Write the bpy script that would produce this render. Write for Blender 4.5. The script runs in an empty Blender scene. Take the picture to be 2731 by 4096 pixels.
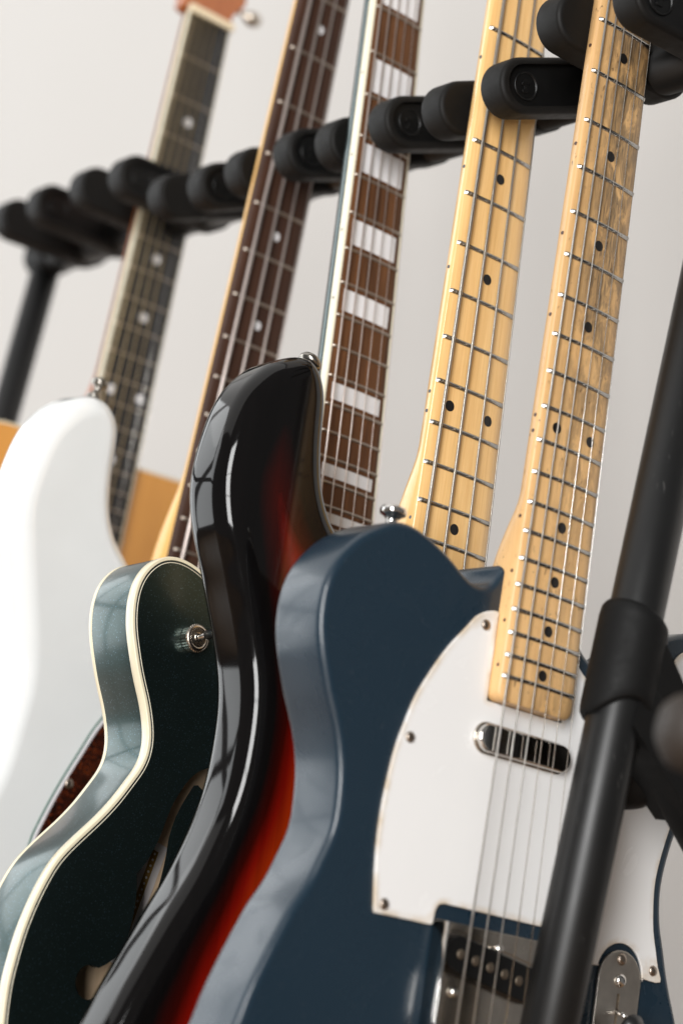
import bpy, math, random
import numpy as np
from mathutils import Matrix, Vector
from mathutils.geometry import delaunay_2d_cdt

S = bpy.context.scene
C = S.collection
random.seed(7)

# ------------------------------------------------------------------ camera
cam_d = bpy.data.cameras.new('camera')
cam = bpy.data.objects.new('camera', cam_d)
C.objects.link(cam)
cam.matrix_world = Matrix(((0.8215, -0.0203, -0.5699, 0.0), (-0.5701, -0.0468, -0.8202, 0.0),
                           (-0.0100, 0.9987, -0.0500, 0.56), (0, 0, 0, 1)))
cam_d.sensor_fit = 'VERTICAL'
cam_d.sensor_height = 36.0
cam_d.sensor_width = 24.0
cam_d.lens = 8750 / 4096 * 36.0
cam_d.clip_start = 0.05
cam_d.clip_end = 50
cam_d.dof.use_dof = True
cam_d.dof.focus_distance = 1.257
cam_d.dof.aperture_fstop = 4.2
S.camera = cam

# ------------------------------------------------------------------ world and lamps (indoor photograph, daylight from windows out of frame)
wd = bpy.data.worlds.new('World')
S.world = wd
wd.use_nodes = True
wd.node_tree.nodes['Background'].inputs[0].default_value = (0.80, 0.79, 0.78, 1)
wd.node_tree.nodes['Background'].inputs[1].default_value = 0.2

def lamp(name, loc, target, sx, sy, power, color):
    d = bpy.data.lights.new(name, 'AREA')
    d.shape = 'RECTANGLE'; d.size = sx; d.size_y = sy; d.energy = power; d.color = color
    o = bpy.data.objects.new(name, d); C.objects.link(o)
    o.location = loc
    o.rotation_euler = (Vector(target) - Vector(loc)).to_track_quat('-Z', 'Y').to_euler()
    return o

# two windows out of frame, each made of separate panes so that their reflections are broken up as by real glazing bars
def panes(name, loc, target, xs, ys, pw, ph, radiance, color):
    q = (Vector(target) - Vector(loc)).to_track_quat('-Z', 'Y')
    for x in xs:
        for y in ys:
            o = lamp(name, Vector(loc) + q @ Vector((x, y, 0)), (0, 0, 0), pw, ph, radiance * math.pi * pw * ph, color)
            o.rotation_euler = q.to_euler()
panes('window_pane_light', (-0.95, 3.95, 1.55), (0.75, 1.4, 0.95), (-1.15, -.05, 1.08), (-.78, .66), .96, 1.28, 3.55, (0.955, 0.985, 1.0))
panes('rear_window_pane_light', (-1.30, -0.95, 1.48), (0.75, 1.0, 0.75), (-.22, .20), (-.78, -.01, .76), .40, .745, 23.5, (1.0, 0.998, 0.99))
lamp('ceiling_bounce_fill', (-0.1, 2.6, 2.75), (-0.1, 2.6, 0.0), 3.0, 4.0, 34, (1.0, 0.985, 0.965))  # added overhead fill, stands in for light bounced off the unseen ceiling

S.view_settings.view_transform = 'Standard'
S.view_settings.look = 'None'
S.view_settings.exposure = 0.0
S.view_settings.gamma = 1.0

# ------------------------------------------------------------------ node helpers
class Mat:
    def __init__(s, name):
        s.m = bpy.data.materials.new(name); s.m.use_nodes = True
        s.nt = s.m.node_tree; s.b = s.nt.nodes['Principled BSDF']
    def n(s, t, **kw):
        x = s.nt.nodes.new(t)
        for k, v in kw.items():
            if k[0] == '_': setattr(x, k[1:], v)
            else:
                i = x.inputs[k.replace('__', ' ')] if not k.startswith('i') or not k[1:].isdigit() else x.inputs[int(k[1:])]
                if hasattr(v, 'is_linked') or isinstance(v, bpy.types.NodeSocket): s.nt.links.new(v, i)
                else: i.default_value = v
        return x
    def coord(s, scale=(1, 1, 1), loc=(0, 0, 0)):
        t = s.n('ShaderNodeTexCoord')
        return s.n('ShaderNodeMapping', Vector=t.outputs['Object'], Scale=scale, Location=loc).outputs[0]
    def noise(s, vec, scale, detail=4, rough=.55, dist=0):
        return s.n('ShaderNodeTexNoise', Vector=vec, Scale=scale, Detail=detail, Roughness=rough, Distortion=dist).outputs[0]
    def ramp(s, fac, stops, interp='LINEAR'):
        r = s.n('ShaderNodeValToRGB', Fac=fac); cr = r.color_ramp; cr.interpolation = interp
        while len(cr.elements) < len(stops): cr.elements.new(.5)
        for e, (p, c) in zip(cr.elements, stops):
            e.position = p; e.color = (c, c, c, 1) if isinstance(c, (int, float)) else (*c, 1)
        return r.outputs[0]
    def math(s, op, a, b=0.0, c=0.0, clamp=False):
        x = s.n('ShaderNodeMath', _operation=op, _use_clamp=clamp, i0=a, i1=b, i2=c); return x.outputs[0]
    def mix(s, fac, a, b, mode='MIX'):
        x = s.n('ShaderNodeMix', _data_type='RGBA', _blend_type=mode)
        for i, v in ((0, fac), (6, a), (7, b)):
            if isinstance(v, bpy.types.NodeSocket): s.nt.links.new(v, x.inputs[i])
            else: x.inputs[i].default_value = v if i == 0 else (*v, 1)
        return x.outputs[2]
    def set(s, **kw):
        al = dict(color='Base Color', rough='Roughness', metal='Metallic', spec='Specular IOR Level', coat='Coat Weight',
                  coatr='Coat Roughness', normal='Normal', ior='IOR', sss='Subsurface Weight')
        for k, v in kw.items():
            i = s.b.inputs[al[k]]
            if isinstance(v, bpy.types.NodeSocket): s.nt.links.new(v, i)
            else: i.default_value = (*v, 1) if isinstance(v, tuple) else v
        return s
    def bump(s, h, strength=.2, dist=.001):
        return s.set(normal=s.n('ShaderNodeBump', Height=h, Strength=strength, Distance=dist).outputs[0])

def plain(name, col, rough=.4, metal=0, var=.12, scale=60, bump=0.0, coat=0, spec=.5):
    m = Mat(name); v = m.coord()
    n = m.noise(v, scale, 5)
    a = tuple(c * (1 - var) for c in col); b = tuple(min(1, c * (1 + var)) for c in col)
    m.set(color=m.mix(n, a, b), metal=metal, coat=coat, spec=spec, coatr=.05)
    m.set(rough=m.math('MULTIPLY_ADD', m.noise(v, scale * .6, 3), rough * .5, rough * .75))
    if bump: m.bump(m.noise(v, scale * 8, 4), bump, .0004)
    return m.m

# ------------------------------------------------------------------ materials
def wood(name, light, dark, sx=900, sy=22, rough=.35, coat=.5, contrast=1.0, patch=None, spec=.4):
    m = Mat(name)
    v = m.coord((sx, sy, sx)); g = m.noise(v, 1, 6, .6, .4)
    w = m.noise(m.coord((55, 9, 55)), 1, 4, .55, 1.6)
    f = m.ramp(m.math('ADD', m.math('MULTIPLY', g, .55), m.math('MULTIPLY', w, .45)), [(.5 - .22 / contrast, dark), (.5 + .2 / contrast, light)])
    if patch:
        f = patch(m, f)
    m.set(color=f, rough=rough, coat=coat, coatr=.12, spec=spec)
    m.bump(g, .12, .0003)
    return m.m

def worn_shaded_patch(m, base):
    # dirt worn into the maple between the frets, mostly under the middle strings and high up the neck
    t = m.n('ShaderNodeTexCoord'); xyz = m.n('ShaderNodeSeparateXYZ', Vector=t.outputs['Object'])
    x = xyz.outputs[0]; y = xyz.outputs[1]
    bx = m.ramp(m.math('MULTIPLY_ADD', x, 18, .5), [(.18, .1), (.42, .8), (.60, 1), (.84, .85), (1, .4)])
    # object y runs from the body base up to the nut
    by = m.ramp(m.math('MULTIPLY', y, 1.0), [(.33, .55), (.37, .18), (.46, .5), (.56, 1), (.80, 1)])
    n1 = m.noise(m.coord((80, 36, 80)), 1, 6, .68, .9)
    n2 = m.noise(m.coord((800, 70, 800)), 1, 4, .6)
    d = m.math('MULTIPLY', m.ramp(n1, [(.40, 0), (.50, .75), (.62, 1)]), m.math('MULTIPLY', bx, by))
    d = m.math('MULTIPLY', d, m.ramp(n2, [(.28, .35), (.58, 1)]))
    base = m.mix(m.math('MULTIPLY', by, .38), base, (.44, .25, .095))  # wood browner up the neck: shade under the pegs put into the colour
    c = m.mix(m.math('MULTIPLY', d, .9), base, (.052, .046, .036))
    n3 = m.noise(m.coord((330, 190, 330)), 1, 3, .6, .5)
    n4 = m.noise(m.coord((60, 40, 60)), 1, 2)
    fl = m.math('MULTIPLY', m.ramp(n3, [(.62, 0), (.68, 1)]), m.ramp(n4, [(.42, 0), (.56, 1)]))
    return m.mix(m.math('MULTIPLY', fl, .8), c, (.09, .045, .018))

M = {}
M['maple_amber'] = wood('amber_maple', (.84, .555, .245), (.65, .375, .13), coat=.4, rough=.3, contrast=1.15)
M['maple_worn_shaded'] = wood('worn_shaded_maple', (.80, .51, .235), (.62, .36, .145), 1000, 24, .45, .12, 1.2, worn_shaded_patch)
M['maple_pale'] = wood('pale_maple', (.82, .56, .28), (.70, .44, .19), coat=.4)
M['maple_gold'] = wood('golden_maple', (.80, .50, .17), (.66, .37, .11), coat=.5)
M['rosewood'] = wood('rosewood', (.150, .062, .022), (.048, .019, .008), 700, 18, .6, 0, 1.3, spec=.2)
M['rosewood_dark'] = wood('dark_rosewood', (.070, .030, .017), (.024, .011, .007), 700, 18, .6, 0, 1.2, spec=.2)
M['ebony'] = wood('weathered_ebony', (.038, .037, .037), (.021, .0205, .021), 600, 18, .6, 0, spec=.2)
M['spruce'] = wood('amber_spruce', (.70, .33, .062), (.58, .245, .038), 700, 6, .3, .6)
M['mahogany'] = wood('red_mahogany', (.44, .135, .032), (.28, .070, .016), 500, 12, .3, .6)
M['raw_wood'] = wood('raw_inside_wood', (.78, .59, .40), (.64, .45, .28), 220, 12, .7, 0)
M['cream'] = plain('cream_plastic', (.73, .655, .475), .3, var=.06, coat=.2)
M['cream_pale'] = plain('pale_cream_plastic', (.72, .67, .52), .35, var=.05, coat=.2)
M['bone'] = plain('bone', (.78, .66, .46), .4, var=.06)
M['fret'] = plain('nickel_fret', (.42, .41, .39), .24, 1, .1, 300)
M['fret_dull'] = plain('dull_nickel_fret', (.37, .32, .27), .45, 1, .1, 300)
M['chrome'] = plain('chrome', (.72, .70, .67), .09, 1, .06, 120)
M['nickel_old'] = plain('aged_nickel', (.60, .54, .47), .24, 1, .14, 160)
M['chrome_dull'] = plain('tarnished_chrome', (.60, .55, .49), .36, 1, .2, 140)
M['screw'] = plain('screw_steel', (.36, .30, .25), .32, 1, .2, 300)
M['black_dot'] = plain('black_dot', (.006, .005, .005), .35)
M['black_plastic'] = plain('black_plastic', (.012, .012, .012), .3)
M['black_bobbin'] = plain('black_bobbin', (.005, .005, .005), .4, spec=.25)
M['pole'] = plain('pole_steel', (.17, .135, .10), .45, .8, .2, 300)
M['tube'] = plain('black_painted_tube', (.006, .006, .006), .30, 0, .15, 200, .05, spec=.4)
def scuffed(name, col, rough):
    m = Mat(name); v = m.coord()
    sc = m.math('MULTIPLY', m.ramp(m.noise(m.coord((700, 700, 60)), 1, 3, .6, .6), [(.66, 0), (.72, 1)]), m.ramp(m.noise(v, 14, 3), [(.5, 0), (.65, 1)]))
    m.set(color=m.mix(m.math('MULTIPLY', sc, .5), col, (.10, .095, .09)), spec=.4)
    m.set(rough=m.math('ADD', m.math('MULTIPLY_ADD', m.noise(v, 40, 5), .14, rough - .06), m.math('MULTIPLY', sc, .2)))
    m.bump(m.noise(v, 900, 3), .10, .0003)
    return m.m
M['tube'] = scuffed('black_painted_tube_scuffed', (.006, .006, .006), .40)
M['joint'] = plain('black_moulded_plastic', (.0045, .0045, .0045), .62, 0, .1, 200, .12, spec=.18)
M['foam'] = plain('black_rubber_foam', (.0055, .005, .0045), .58, 0, .2, 260, .14, spec=.2)
M['foam_cup'] = plain('black_peg_face', (.004, .004, .004), .35, 0, .2, 260, .04, spec=.3)
M['brass'] = plain('brass', (.6, .42, .16), .3, 1)
M['paper'] = plain('white_paper', (.74, .68, .66), .8, var=.05)
M['paper_brown'] = plain('brown_print', (.30, .17, .035), .8, var=.1)
M['dark_metal'] = plain('smoked_nickel', (.30, .28, .25), .22, 1, .1)
M['brown_cap'] = plain('dark_brown_rubber', (.020, .014, .010), .6, 0, .2, 90)

def wound(name, col, pitch):
    m = Mat(name); w = m.n('ShaderNodeTexWave', Vector=m.coord(), _bands_direction='Y', Scale=pitch, Distortion=0)
    m.set(color=m.mix(w.outputs[1], tuple(c * .6 for c in col), col), metal=1, rough=.32)
    m.bump(w.outputs[1], .5, .0002)
    return m.m
M['string_bass'] = wound('wound_bass_string', (.60, .57, .52), 380)
M['string_wound'] = wound('wound_string', (.72, .70, .66), 700)
M['string_plain'] = plain('plain_string', (.80, .78, .74), .25, 1, .05)
M['string_pink'] = plain('nickel_string', (.60, .52, .48), .4, 1, .06)
M['string_bronze'] = wound('bronze_string', (.72, .56, .32), 700)

def lacquer(name, col, rough, metal=0, coat=1, spec=.5, flake=0, dust=.0):
    m = Mat(name); v = m.coord()
    c = m.mix(m.noise(v, 14, 3), tuple(x * .93 for x in col), tuple(min(1, x * 1.06) for x in col))
    if flake:
        vo = m.n('ShaderNodeTexVoronoi', Vector=v, Scale=1900.0)
        sp = m.ramp(vo.outputs['Color'], [(.80, 0), (.97, 1)])
        c = m.mix(m.math('MULTIPLY', sp, flake), c, (.18, .31, .40))
    rn = m.math('MULTIPLY_ADD', m.noise(v, 9, 4), rough * .7, rough * .65)
    if dust:   # smudges and settled specks
        sp = m.ramp(m.noise(v, 620, 2), [(.71, 0), (.75, 1)])
        c = m.mix(m.math('MULTIPLY', sp, .10), c, (.35, .34, .32))
        rn = m.math('ADD', rn, m.math('MULTIPLY', m.ramp(m.noise(v, 24, 5, .6, 1.5), [(.5, 0), (.68, 1)]), .12))
    m.set(color=c, rough=rn, metal=metal, coat=coat, coatr=max(.015, rough * .35), spec=spec)
    m.bump(m.noise(v, 26, 2), .02, .001)
    return m.m
M['navy'] = lacquer('navy_blue_paint', (.0090, .0225, .037), .27, coat=.12, dust=1)
M['white_paint'] = lacquer('white_paint', (.785, .80, .797), .10, coat=1)
M['green_metallic'] = lacquer('dark_green_metallic_paint', (.040, .064, .062), .33, .92, .4, flake=.5)

def pickguard_white():
    m = Mat('white_pickguard_plastic'); v = m.coord()
    a = m.n('ShaderNodeAttribute', _attribute_name='edge')
    n = m.noise(v, 70, 4)
    e = m.math('MULTIPLY', m.ramp(a.outputs['Fac'], [(.0, 1), (.0028, 0)]), m.ramp(n, [(.35, 0), (.62, 1)]))
    c = m.mix(m.noise(v, 10, 3), (.80, .79, .78), (.86, .855, .845))
    c = m.mix(m.math('MULTIPLY', e, .62), c, (.50, .33, .13))
    sc = m.ramp(m.noise(m.coord((420, 16, 420)), 1, 3, .6, 1.0), [(.70, 0), (.75, 1)])
    c = m.mix(m.math('MULTIPLY', sc, .10), c, (.5, .45, .38))
    sm = m.ramp(m.noise(v, 18, 5, .6, 1.2), [(.42, 0), (.7, 1)])
    m.set(color=c, rough=m.math('ADD', m.math('MULTIPLY_ADD', sc, .15, .17), m.math('MULTIPLY', sm, .14)), spec=.5)
    return m.m
M['pickguard'] = pickguard_white()

def tortoise():
    m = Mat('tortoiseshell_plastic'); v = m.coord()
    n = m.noise(v, 130, 6, .6, 2.5)
    m.set(color=m.ramp(n, [(.38, (.006, .002, .001)), (.54, (.040, .007, .003)), (.70, (.12, .024, .004))]), rough=.15, coat=.6)
    return m.m
M['tortoise'] = tortoise()

def sunburst():
    m = Mat('sunburst_lacquer'); v = m.coord()
    a = m.n('ShaderNodeAttribute', _attribute_name='edge')
    g = m.noise(m.coord((260, 6, 260)), 1, 5, .6, .5)
    y = m.n('ShaderNodeSeparateXYZ', Vector=m.n('ShaderNodeTexCoord').outputs['Object']).outputs[1]
    k = m.ramp(y, [(.09, .50), (.15, .74), (.22, 1.0), (.33, .86), (.40, .65), (.47, .44)])     # the horn is sprayed darker
    f = m.math('MULTIPLY_ADD', m.noise(v, 20, 3), .003, m.math('MULTIPLY', a.outputs['Fac'], k))
    c = m.ramp(m.math('MULTIPLY', f, 10), [(.14, (.0035, .003, .003)), (.215, (.030, .002, .001)), (.275, (.15, .004, .0015)), (.36, (.26, .020, .002)), (.54, (.36, .055, .004))])
    c = m.mix(m.math('MULTIPLY', m.ramp(g, [(.35, 0), (.7, 1)]), .25), c, (.0, .0, .0))
    m.set(color=c, rough=.06, coat=0, spec=.32)
    return m.m
M['sunburst'] = sunburst()

def pearl():
    m = Mat('white_pearl'); v = m.coord((45, 26, 45))
    n = m.noise(v, 1, 3, .5, 1.5)
    m.set(color=m.mix(n, (.58, .575, .585), (.76, .75, .76)), rough=.25, spec=.6)
    return m.m
M['pearl'] = pearl()
M['wall'] = None

# ------------------------------------------------------------------ mesh helpers (millimetres in, metres out)
def mk(name, V, F, mat, parent=None, smooth=None, off=(0, 0, 0), attr=None):
    V = np.asarray(V, float)
    me = bpy.data.meshes.new(name)
    me.from_pydata([tuple((p + np.asarray(off)) * .001) for p in V], [], [tuple(f) for f in F])
    if smooth is not None:
        me.polygons.foreach_set('use_smooth', [bool(s) for s in (smooth if hasattr(smooth, '__len__') else [smooth] * len(F))])
    if attr is not None:
        a = me.attributes.new('edge', 'FLOAT', 'POINT'); a.data.foreach_set('value', np.asarray(attr, np.float32))
    me.materials.append(mat)
    o = bpy.data.objects.new(name, me); C.objects.link(o)
    if parent: o.parent = parent
    return o

def smooth_closed(pts, n=4, corners=()):
    P = np.asarray(pts, float); N = len(P); out = []
    for i in range(N):
        p0, p1, p2, p3 = P[i - 1], P[i], P[(i + 1) % N], P[(i + 2) % N]
        if i in corners: p0 = p1
        if (i + 1) % N in corners: p3 = p2
        for k in range(n):
            t = k / n
            out.append(.5 * ((2 * p1) + (p2 - p0) * t + (2 * p0 - 5 * p1 + 4 * p2 - p3) * t * t + (3 * p1 - p0 - 3 * p2 + p3) * t ** 3))
    return np.array(out)

def relax(P, it=2):
    for _ in range(it): P = .5 * P + .25 * (np.roll(P, 1, 0) + np.roll(P, -1, 0))
    return P

def fair(pts, corners=(), step=2.6, it=40):
    """resample a digitised outline evenly and smooth it without shrinking, corner points pinned"""
    P = smooth_closed(pts, 6, corners); pin = [np.asarray(pts[c], float) for c in corners]
    d = np.r_[0, np.cumsum(np.linalg.norm(np.roll(P, -1, 0) - P, axis=1))]; n = int(d[-1] / step)
    Q = np.r_[P, P[:1]]; t = np.linspace(0, d[-1], n, endpoint=False)
    R = np.stack([np.interp(t, d, Q[:, k]) for k in (0, 1)], 1)
    w = np.ones(len(R))
    for c in pin:
        k = np.argmin(((R - c) ** 2).sum(1)); R[k] = c
        w[k] = 0; w[(k + 1) % n] = .35; w[k - 1] = .35
    for q in range(it):
        for lam in (.5, -.52): R = R + lam * w[:, None] * (.5 * (np.roll(R, 1, 0) + np.roll(R, -1, 0)) - R)
    return R

def ccw(P):
    P = np.asarray(P, float); x, y = P[:, 0], P[:, 1]
    return P if np.sum(x * np.roll(y, -1) - np.roll(x, -1) * y) > 0 else P[::-1].copy()

def inset(P, d):
    a = np.roll(P, 1, 0); b = np.roll(P, -1, 0)
    e1 = P - a; e2 = b - P
    n1 = np.stack([-e1[:, 1], e1[:, 0]], 1); n2 = np.stack([-e2[:, 1], e2[:, 0]], 1)
    n1 /= np.linalg.norm(n1, axis=1)[:, None] + 1e-9; n2 /= np.linalg.norm(n2, axis=1)[:, None] + 1e-9
    n = n1 + n2; L = np.linalg.norm(n, axis=1)[:, None]; n /= L + 1e-9
    c = np.clip(np.sum(n * n1, 1), .6, 1)[:, None]
    return P + n * d / c

def inside(P, q):
    x, y = q; r = False; n = len(P)
    for i in range(n):
        x1, y1 = P[i]; x2, y2 = P[i - 1]
        if (y1 > y) != (y2 > y) and x < (x2 - x1) * (y - y1) / (y2 - y1) + x1: r = not r
    return r

def edge_dist(P, Q):
    A = P; B = np.roll(P, -1, 0); d = B - A; L = (d ** 2).sum(1) + 1e-12
    out = np.empty(len(Q))
    for i, q in enumerate(Q):
        t = np.clip(((q - A) * d).sum(1) / L, 0, 1)
        out[i] = np.sqrt((((A + d * t[:, None]) - q) ** 2).sum(1).min())
    return out

def cap(P, holes=(), grid=None):
    """constrained triangulation of a polygon with holes and optional interior points"""
    pts = [Vector(p) for p in P]; ed = [(i, (i + 1) % len(P)) for i in range(len(P))]
    for h in holes:
        s = len(pts); pts += [Vector(p) for p in h]; ed += [(s + i, s + (i + 1) % len(h)) for i in range(len(h))]
    nb = len(pts)
    if grid:
        lo, hi = P.min(0), P.max(0)
        cand = np.array([(x, y) for x in np.arange(lo[0], hi[0], grid) for y in np.arange(lo[1], hi[1], grid)])
        cand = np.array([q for q in cand if inside(P, q) and not any(inside(h, q) for h in holes)])
        if len(cand):
            keep = edge_dist(P, cand) > grid * .5
            for h in holes: keep &= edge_dist(np.asarray(h), cand) > grid * .5
            pts += [Vector(q) for q in cand[keep]]
    v, e, f, ov, oe, of = delaunay_2d_cdt(pts, ed, [], 1, 1e-4)
    idx = []
    for o in ov: idx.append(o[0] if o else -1)
    V2 = np.array([(p.x, p.y) for p in v]); F2 = []
    for t in f:
        c = V2[list(t)].mean(0)
        if any(inside(h, c) for h in holes): continue
        a = V2[list(t)]
        ar = (a[1][0] - a[0][0]) * (a[2][1] - a[0][1]) - (a[1][1] - a[0][1]) * (a[2][0] - a[0][0])
        F2.append(list(t) if ar > 0 else list(t)[::-1])
    return V2, F2

def round_radius(P, r, f=.72):
    """roundover radius for every outline point, reduced where the outline turns tighter than the roundover"""
    k = 3; a = P - np.roll(P, k, 0); b = np.roll(P, -k, 0) - P
    cr = a[:, 0] * b[:, 1] - a[:, 1] * b[:, 0]; la = np.linalg.norm(a, axis=1); lb = np.linalg.norm(b, axis=1)
    ang = np.arctan2(cr, (a * b).sum(1)); R = np.where(ang > 1e-3, .5 * (la + lb) / np.maximum(ang, 1e-3), 1e3)
    q = np.minimum(r, f * R)
    for _ in range(14): q = np.minimum(q, .5 * q + .25 * (np.roll(q, 1) + np.roll(q, -1)))
    for _ in range(10): q = .5 * q + .25 * (np.roll(q, 1) + np.roll(q, -1))
    return q

def solid(name, P, z0, z1, mat, parent=None, rt=0., rb=0., seg=4, holes=(), grid=None, off=(0, 0, 0), attr=False, topz=None):
    """plate with the outline P between z0 and z1, rounded over by rt / rb; holes = [(poly, depth or None)]"""
    P = ccw(P); n = len(P); rings = []
    big = max(rt, rb) > 3.5 and n > 60
    qb = round_radius(P, rb) if big else np.full(n, float(rb)); qt = round_radius(P, rt) if big else np.full(n, float(rt))
    if rb > 0:
        for k in range(seg + 1):
            a = math.pi / 2 * k / seg; rings.append((inset(P, (qb * (1 - math.sin(a)))[:, None]), z0 + qb * (1 - math.cos(a))))
    else: rings.append((P, np.full(n, float(z0))))
    if rt > 0:
        for k in range(seg + 1):
            a = math.pi / 2 * k / seg; rings.append((inset(P, (qt * (1 - math.cos(a)))[:, None]), z1 - qt * (1 - math.sin(a))))
        rings.append((inset(P, (qt + .35)[:, None]), np.full(n, float(z1))))
    else: rings.append((P, np.full(n, float(z1))))
    V = []; F = []; sm = []
    for q, zz in rings: V += [(x, y, z) for (x, y), z in zip(q, zz)]
    for k in range(len(rings) - 1):
        for i in range(n):
            j = (i + 1) % n; F.append((k * n + i, k * n + j, (k + 1) * n + j, (k + 1) * n + i)); sm.append(True)
    F.append(tuple(range(n))[::-1]); sm.append(False)
    hp = [ccw(h) for h, d in holes]
    top = rings[-1][0]
    V2, F2 = cap(top, hp, grid); s = len(V)
    V += [(x, y, z1) for x, y in V2]; F += [tuple(s + i for i in t) for t in F2]; sm += [False] * len(F2)
    for h, (hh, d) in zip(hp, holes):
        s = len(V); m = len(h); zz = z1 - (d if d else 4)
        V += [(x, y, z1) for x, y in h] + [(x, y, zz) for x, y in h]
        for i in range(m):
            j = (i + 1) % m; F.append((s + i, s + m + i, s + m + j, s + j)); sm.append(False)
        if d: F.append(tuple(s + m + i for i in range(m))); sm.append(False)
    at = None
    if attr:
        VV = np.array(V); at = edge_dist(P, VV[:, :2]) * .001
    return mk(name, V, F, mat, parent, sm, off, at)

def strip(name, P, z0, z1, w, mat, parent, off=(0, 0, 0), proud=.25):
    """a band that follows the outline P: outer face proud, width w inwards"""
    P = ccw(P); o = inset(P, -proud); i = inset(P, w); n = len(P)
    V = [(x, y, z0) for x, y in o] + [(x, y, z1) for x, y in inset(P, -proud)] + [(x, y, z1) for x, y in i] + [(x, y, z0) for x, y in i]
    # soft outer edge
    r = min(.8, w * .5, (z1 - z0) * .3)
    V = [(x, y, z0) for x, y in i] + [(x, y, z0) for x, y in inset(P, -proud + r * .3)] + [(x, y, z0 + r * .3) for x, y in o] + [(x, y, z1 - r) for x, y in o] \
        + [(x, y, z1 - r * .3) for x, y in inset(P, -proud + r * .3)] + [(x, y, z1) for x, y in inset(P, -proud + r)] + [(x, y, z1) for x, y in i]
    K = 7; F = []
    for k in range(K):
        kk = (k + 1) % K
        for a in range(n):
            b = (a + 1) % n; F.append((k * n + a, k * n + b, kk * n + b, kk * n + a))
    o = mk(name, V, F, mat, parent, [f // n in (2, 3, 4) for f in range(len(F))], off)
    return o

def tube_geo(p0, p1, r0, r1=None, n=12, caps=True):
    p0 = np.asarray(p0, float); p1 = np.asarray(p1, float); r1 = r0 if r1 is None else r1
    d = p1 - p0; d /= np.linalg.norm(d); a = np.cross(d, (0, 0, 1) if abs(d[2]) < .9 else (1, 0, 0)); a /= np.linalg.norm(a); b = np.cross(d, a)
    V = []
    for p, r in ((p0, r0), (p1, r1)):
        V += [p + r * (math.cos(2 * math.pi * k / n) * a + math.sin(2 * math.pi * k / n) * b) for k in range(n)]
    F = [(k, (k + 1) % n, n + (k + 1) % n, n + k) for k in range(n)]; sm = [True] * n
    if caps: F += [tuple(range(n))[::-1], tuple(range(n, 2 * n))]; sm += [False, False]
    return V, F, sm

def tube(name, p0, p1, r, mat, parent, r1=None, n=12, off=(0, 0, 0)):
    V, F, sm = tube_geo(p0, p1, r, r1, n); return mk(name, V, F, mat, parent, sm, off)

def lathe(name, prof, origin, axis, mat, parent, n=20, off=(0, 0, 0), knurl=0):
    """prof: (radius, height) list along axis from origin"""
    ax = np.asarray(axis, float); ax /= np.linalg.norm(ax)
    a = np.cross(ax, (0, 0, 1) if abs(ax[2]) < .9 else (1, 0, 0)); a /= np.linalg.norm(a); b = np.cross(ax, a); o = np.asarray(origin, float)
    V = []; F = []; sm = []
    for r, h in prof:
        V += [o + ax * h + max(r, .01) * (1 - (knurl if k % 2 else 0) * (r > 4)) * (math.cos(2 * math.pi * k / n) * a + math.sin(2 * math.pi * k / n) * b) for k in range(n)]
    for q in range(len(prof) - 1):
        for k in range(n):
            F.append((q * n + k, q * n + (k + 1) % n, (q + 1) * n + (k + 1) % n, (q + 1) * n + k)); sm.append(not knurl)
    F += [tuple(range(n))[::-1], tuple(range((len(prof) - 1) * n, len(prof) * n))]; sm += [False, False]
    return mk(name, V, F, mat, parent, sm, off)

def path_tube(name, pts, r, mat, parent, n=10, off=(0, 0, 0)):
    P = np.asarray(pts, float); V = []; F = []
    up = np.array([.13, .31, .94])
    for i, p in enumerate(P):
        d = P[min(i + 1, len(P) - 1)] - P[max(i - 1, 0)]; d /= np.linalg.norm(d)
        a = np.cross(d, up); a /= np.linalg.norm(a); b = np.cross(d, a)
        rr = r[i] if hasattr(r, '__len__') else r
        V += [p + rr * (math.cos(2 * math.pi * k / n) * a + math.sin(2 * math.pi * k / n) * b) for k in range(n)]
    for i in range(len(P) - 1):
        for k in range(n): F.append((i * n + k, i * n + (k + 1) % n, (i + 1) * n + (k + 1) % n, (i + 1) * n + k))
    sm = [True] * len(F); F += [tuple(range(n))[::-1], tuple(range((len(P) - 1) * n, len(P) * n))]; sm += [False, False]
    return mk(name, V, F, mat, parent, sm, off)

def disc(cx, cy, r, n=24): return np.array([(cx + r * math.cos(2 * math.pi * k / n), cy + r * math.sin(2 * math.pi * k / n)) for k in range(n)])
def stadium(x0, x1, cy, r, n=12):
    return np.array([(x1 + r * math.cos(a), cy + r * math.sin(a)) for a in np.linspace(-math.pi / 2, math.pi / 2, n)] +
                    [(x0 + r * math.cos(a), cy + r * math.sin(a)) for a in np.linspace(math.pi / 2, 3 * math.pi / 2, n)])
def rot2(P, ang, c):
    a = math.radians(ang); R = np.array([[math.cos(a), -math.sin(a)], [math.sin(a), math.cos(a)]]); return (np.asarray(P) - c) @ R.T + c

def thing(name, label, cat, mw=None, group=None):
    o = bpy.data.objects.new(name, None); C.objects.link(o); o.empty_display_size = .05
    if mw is not None: o.matrix_world = mw
    o['label'] = label; o['category'] = cat
    if group: o['group'] = group
    return o

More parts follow.
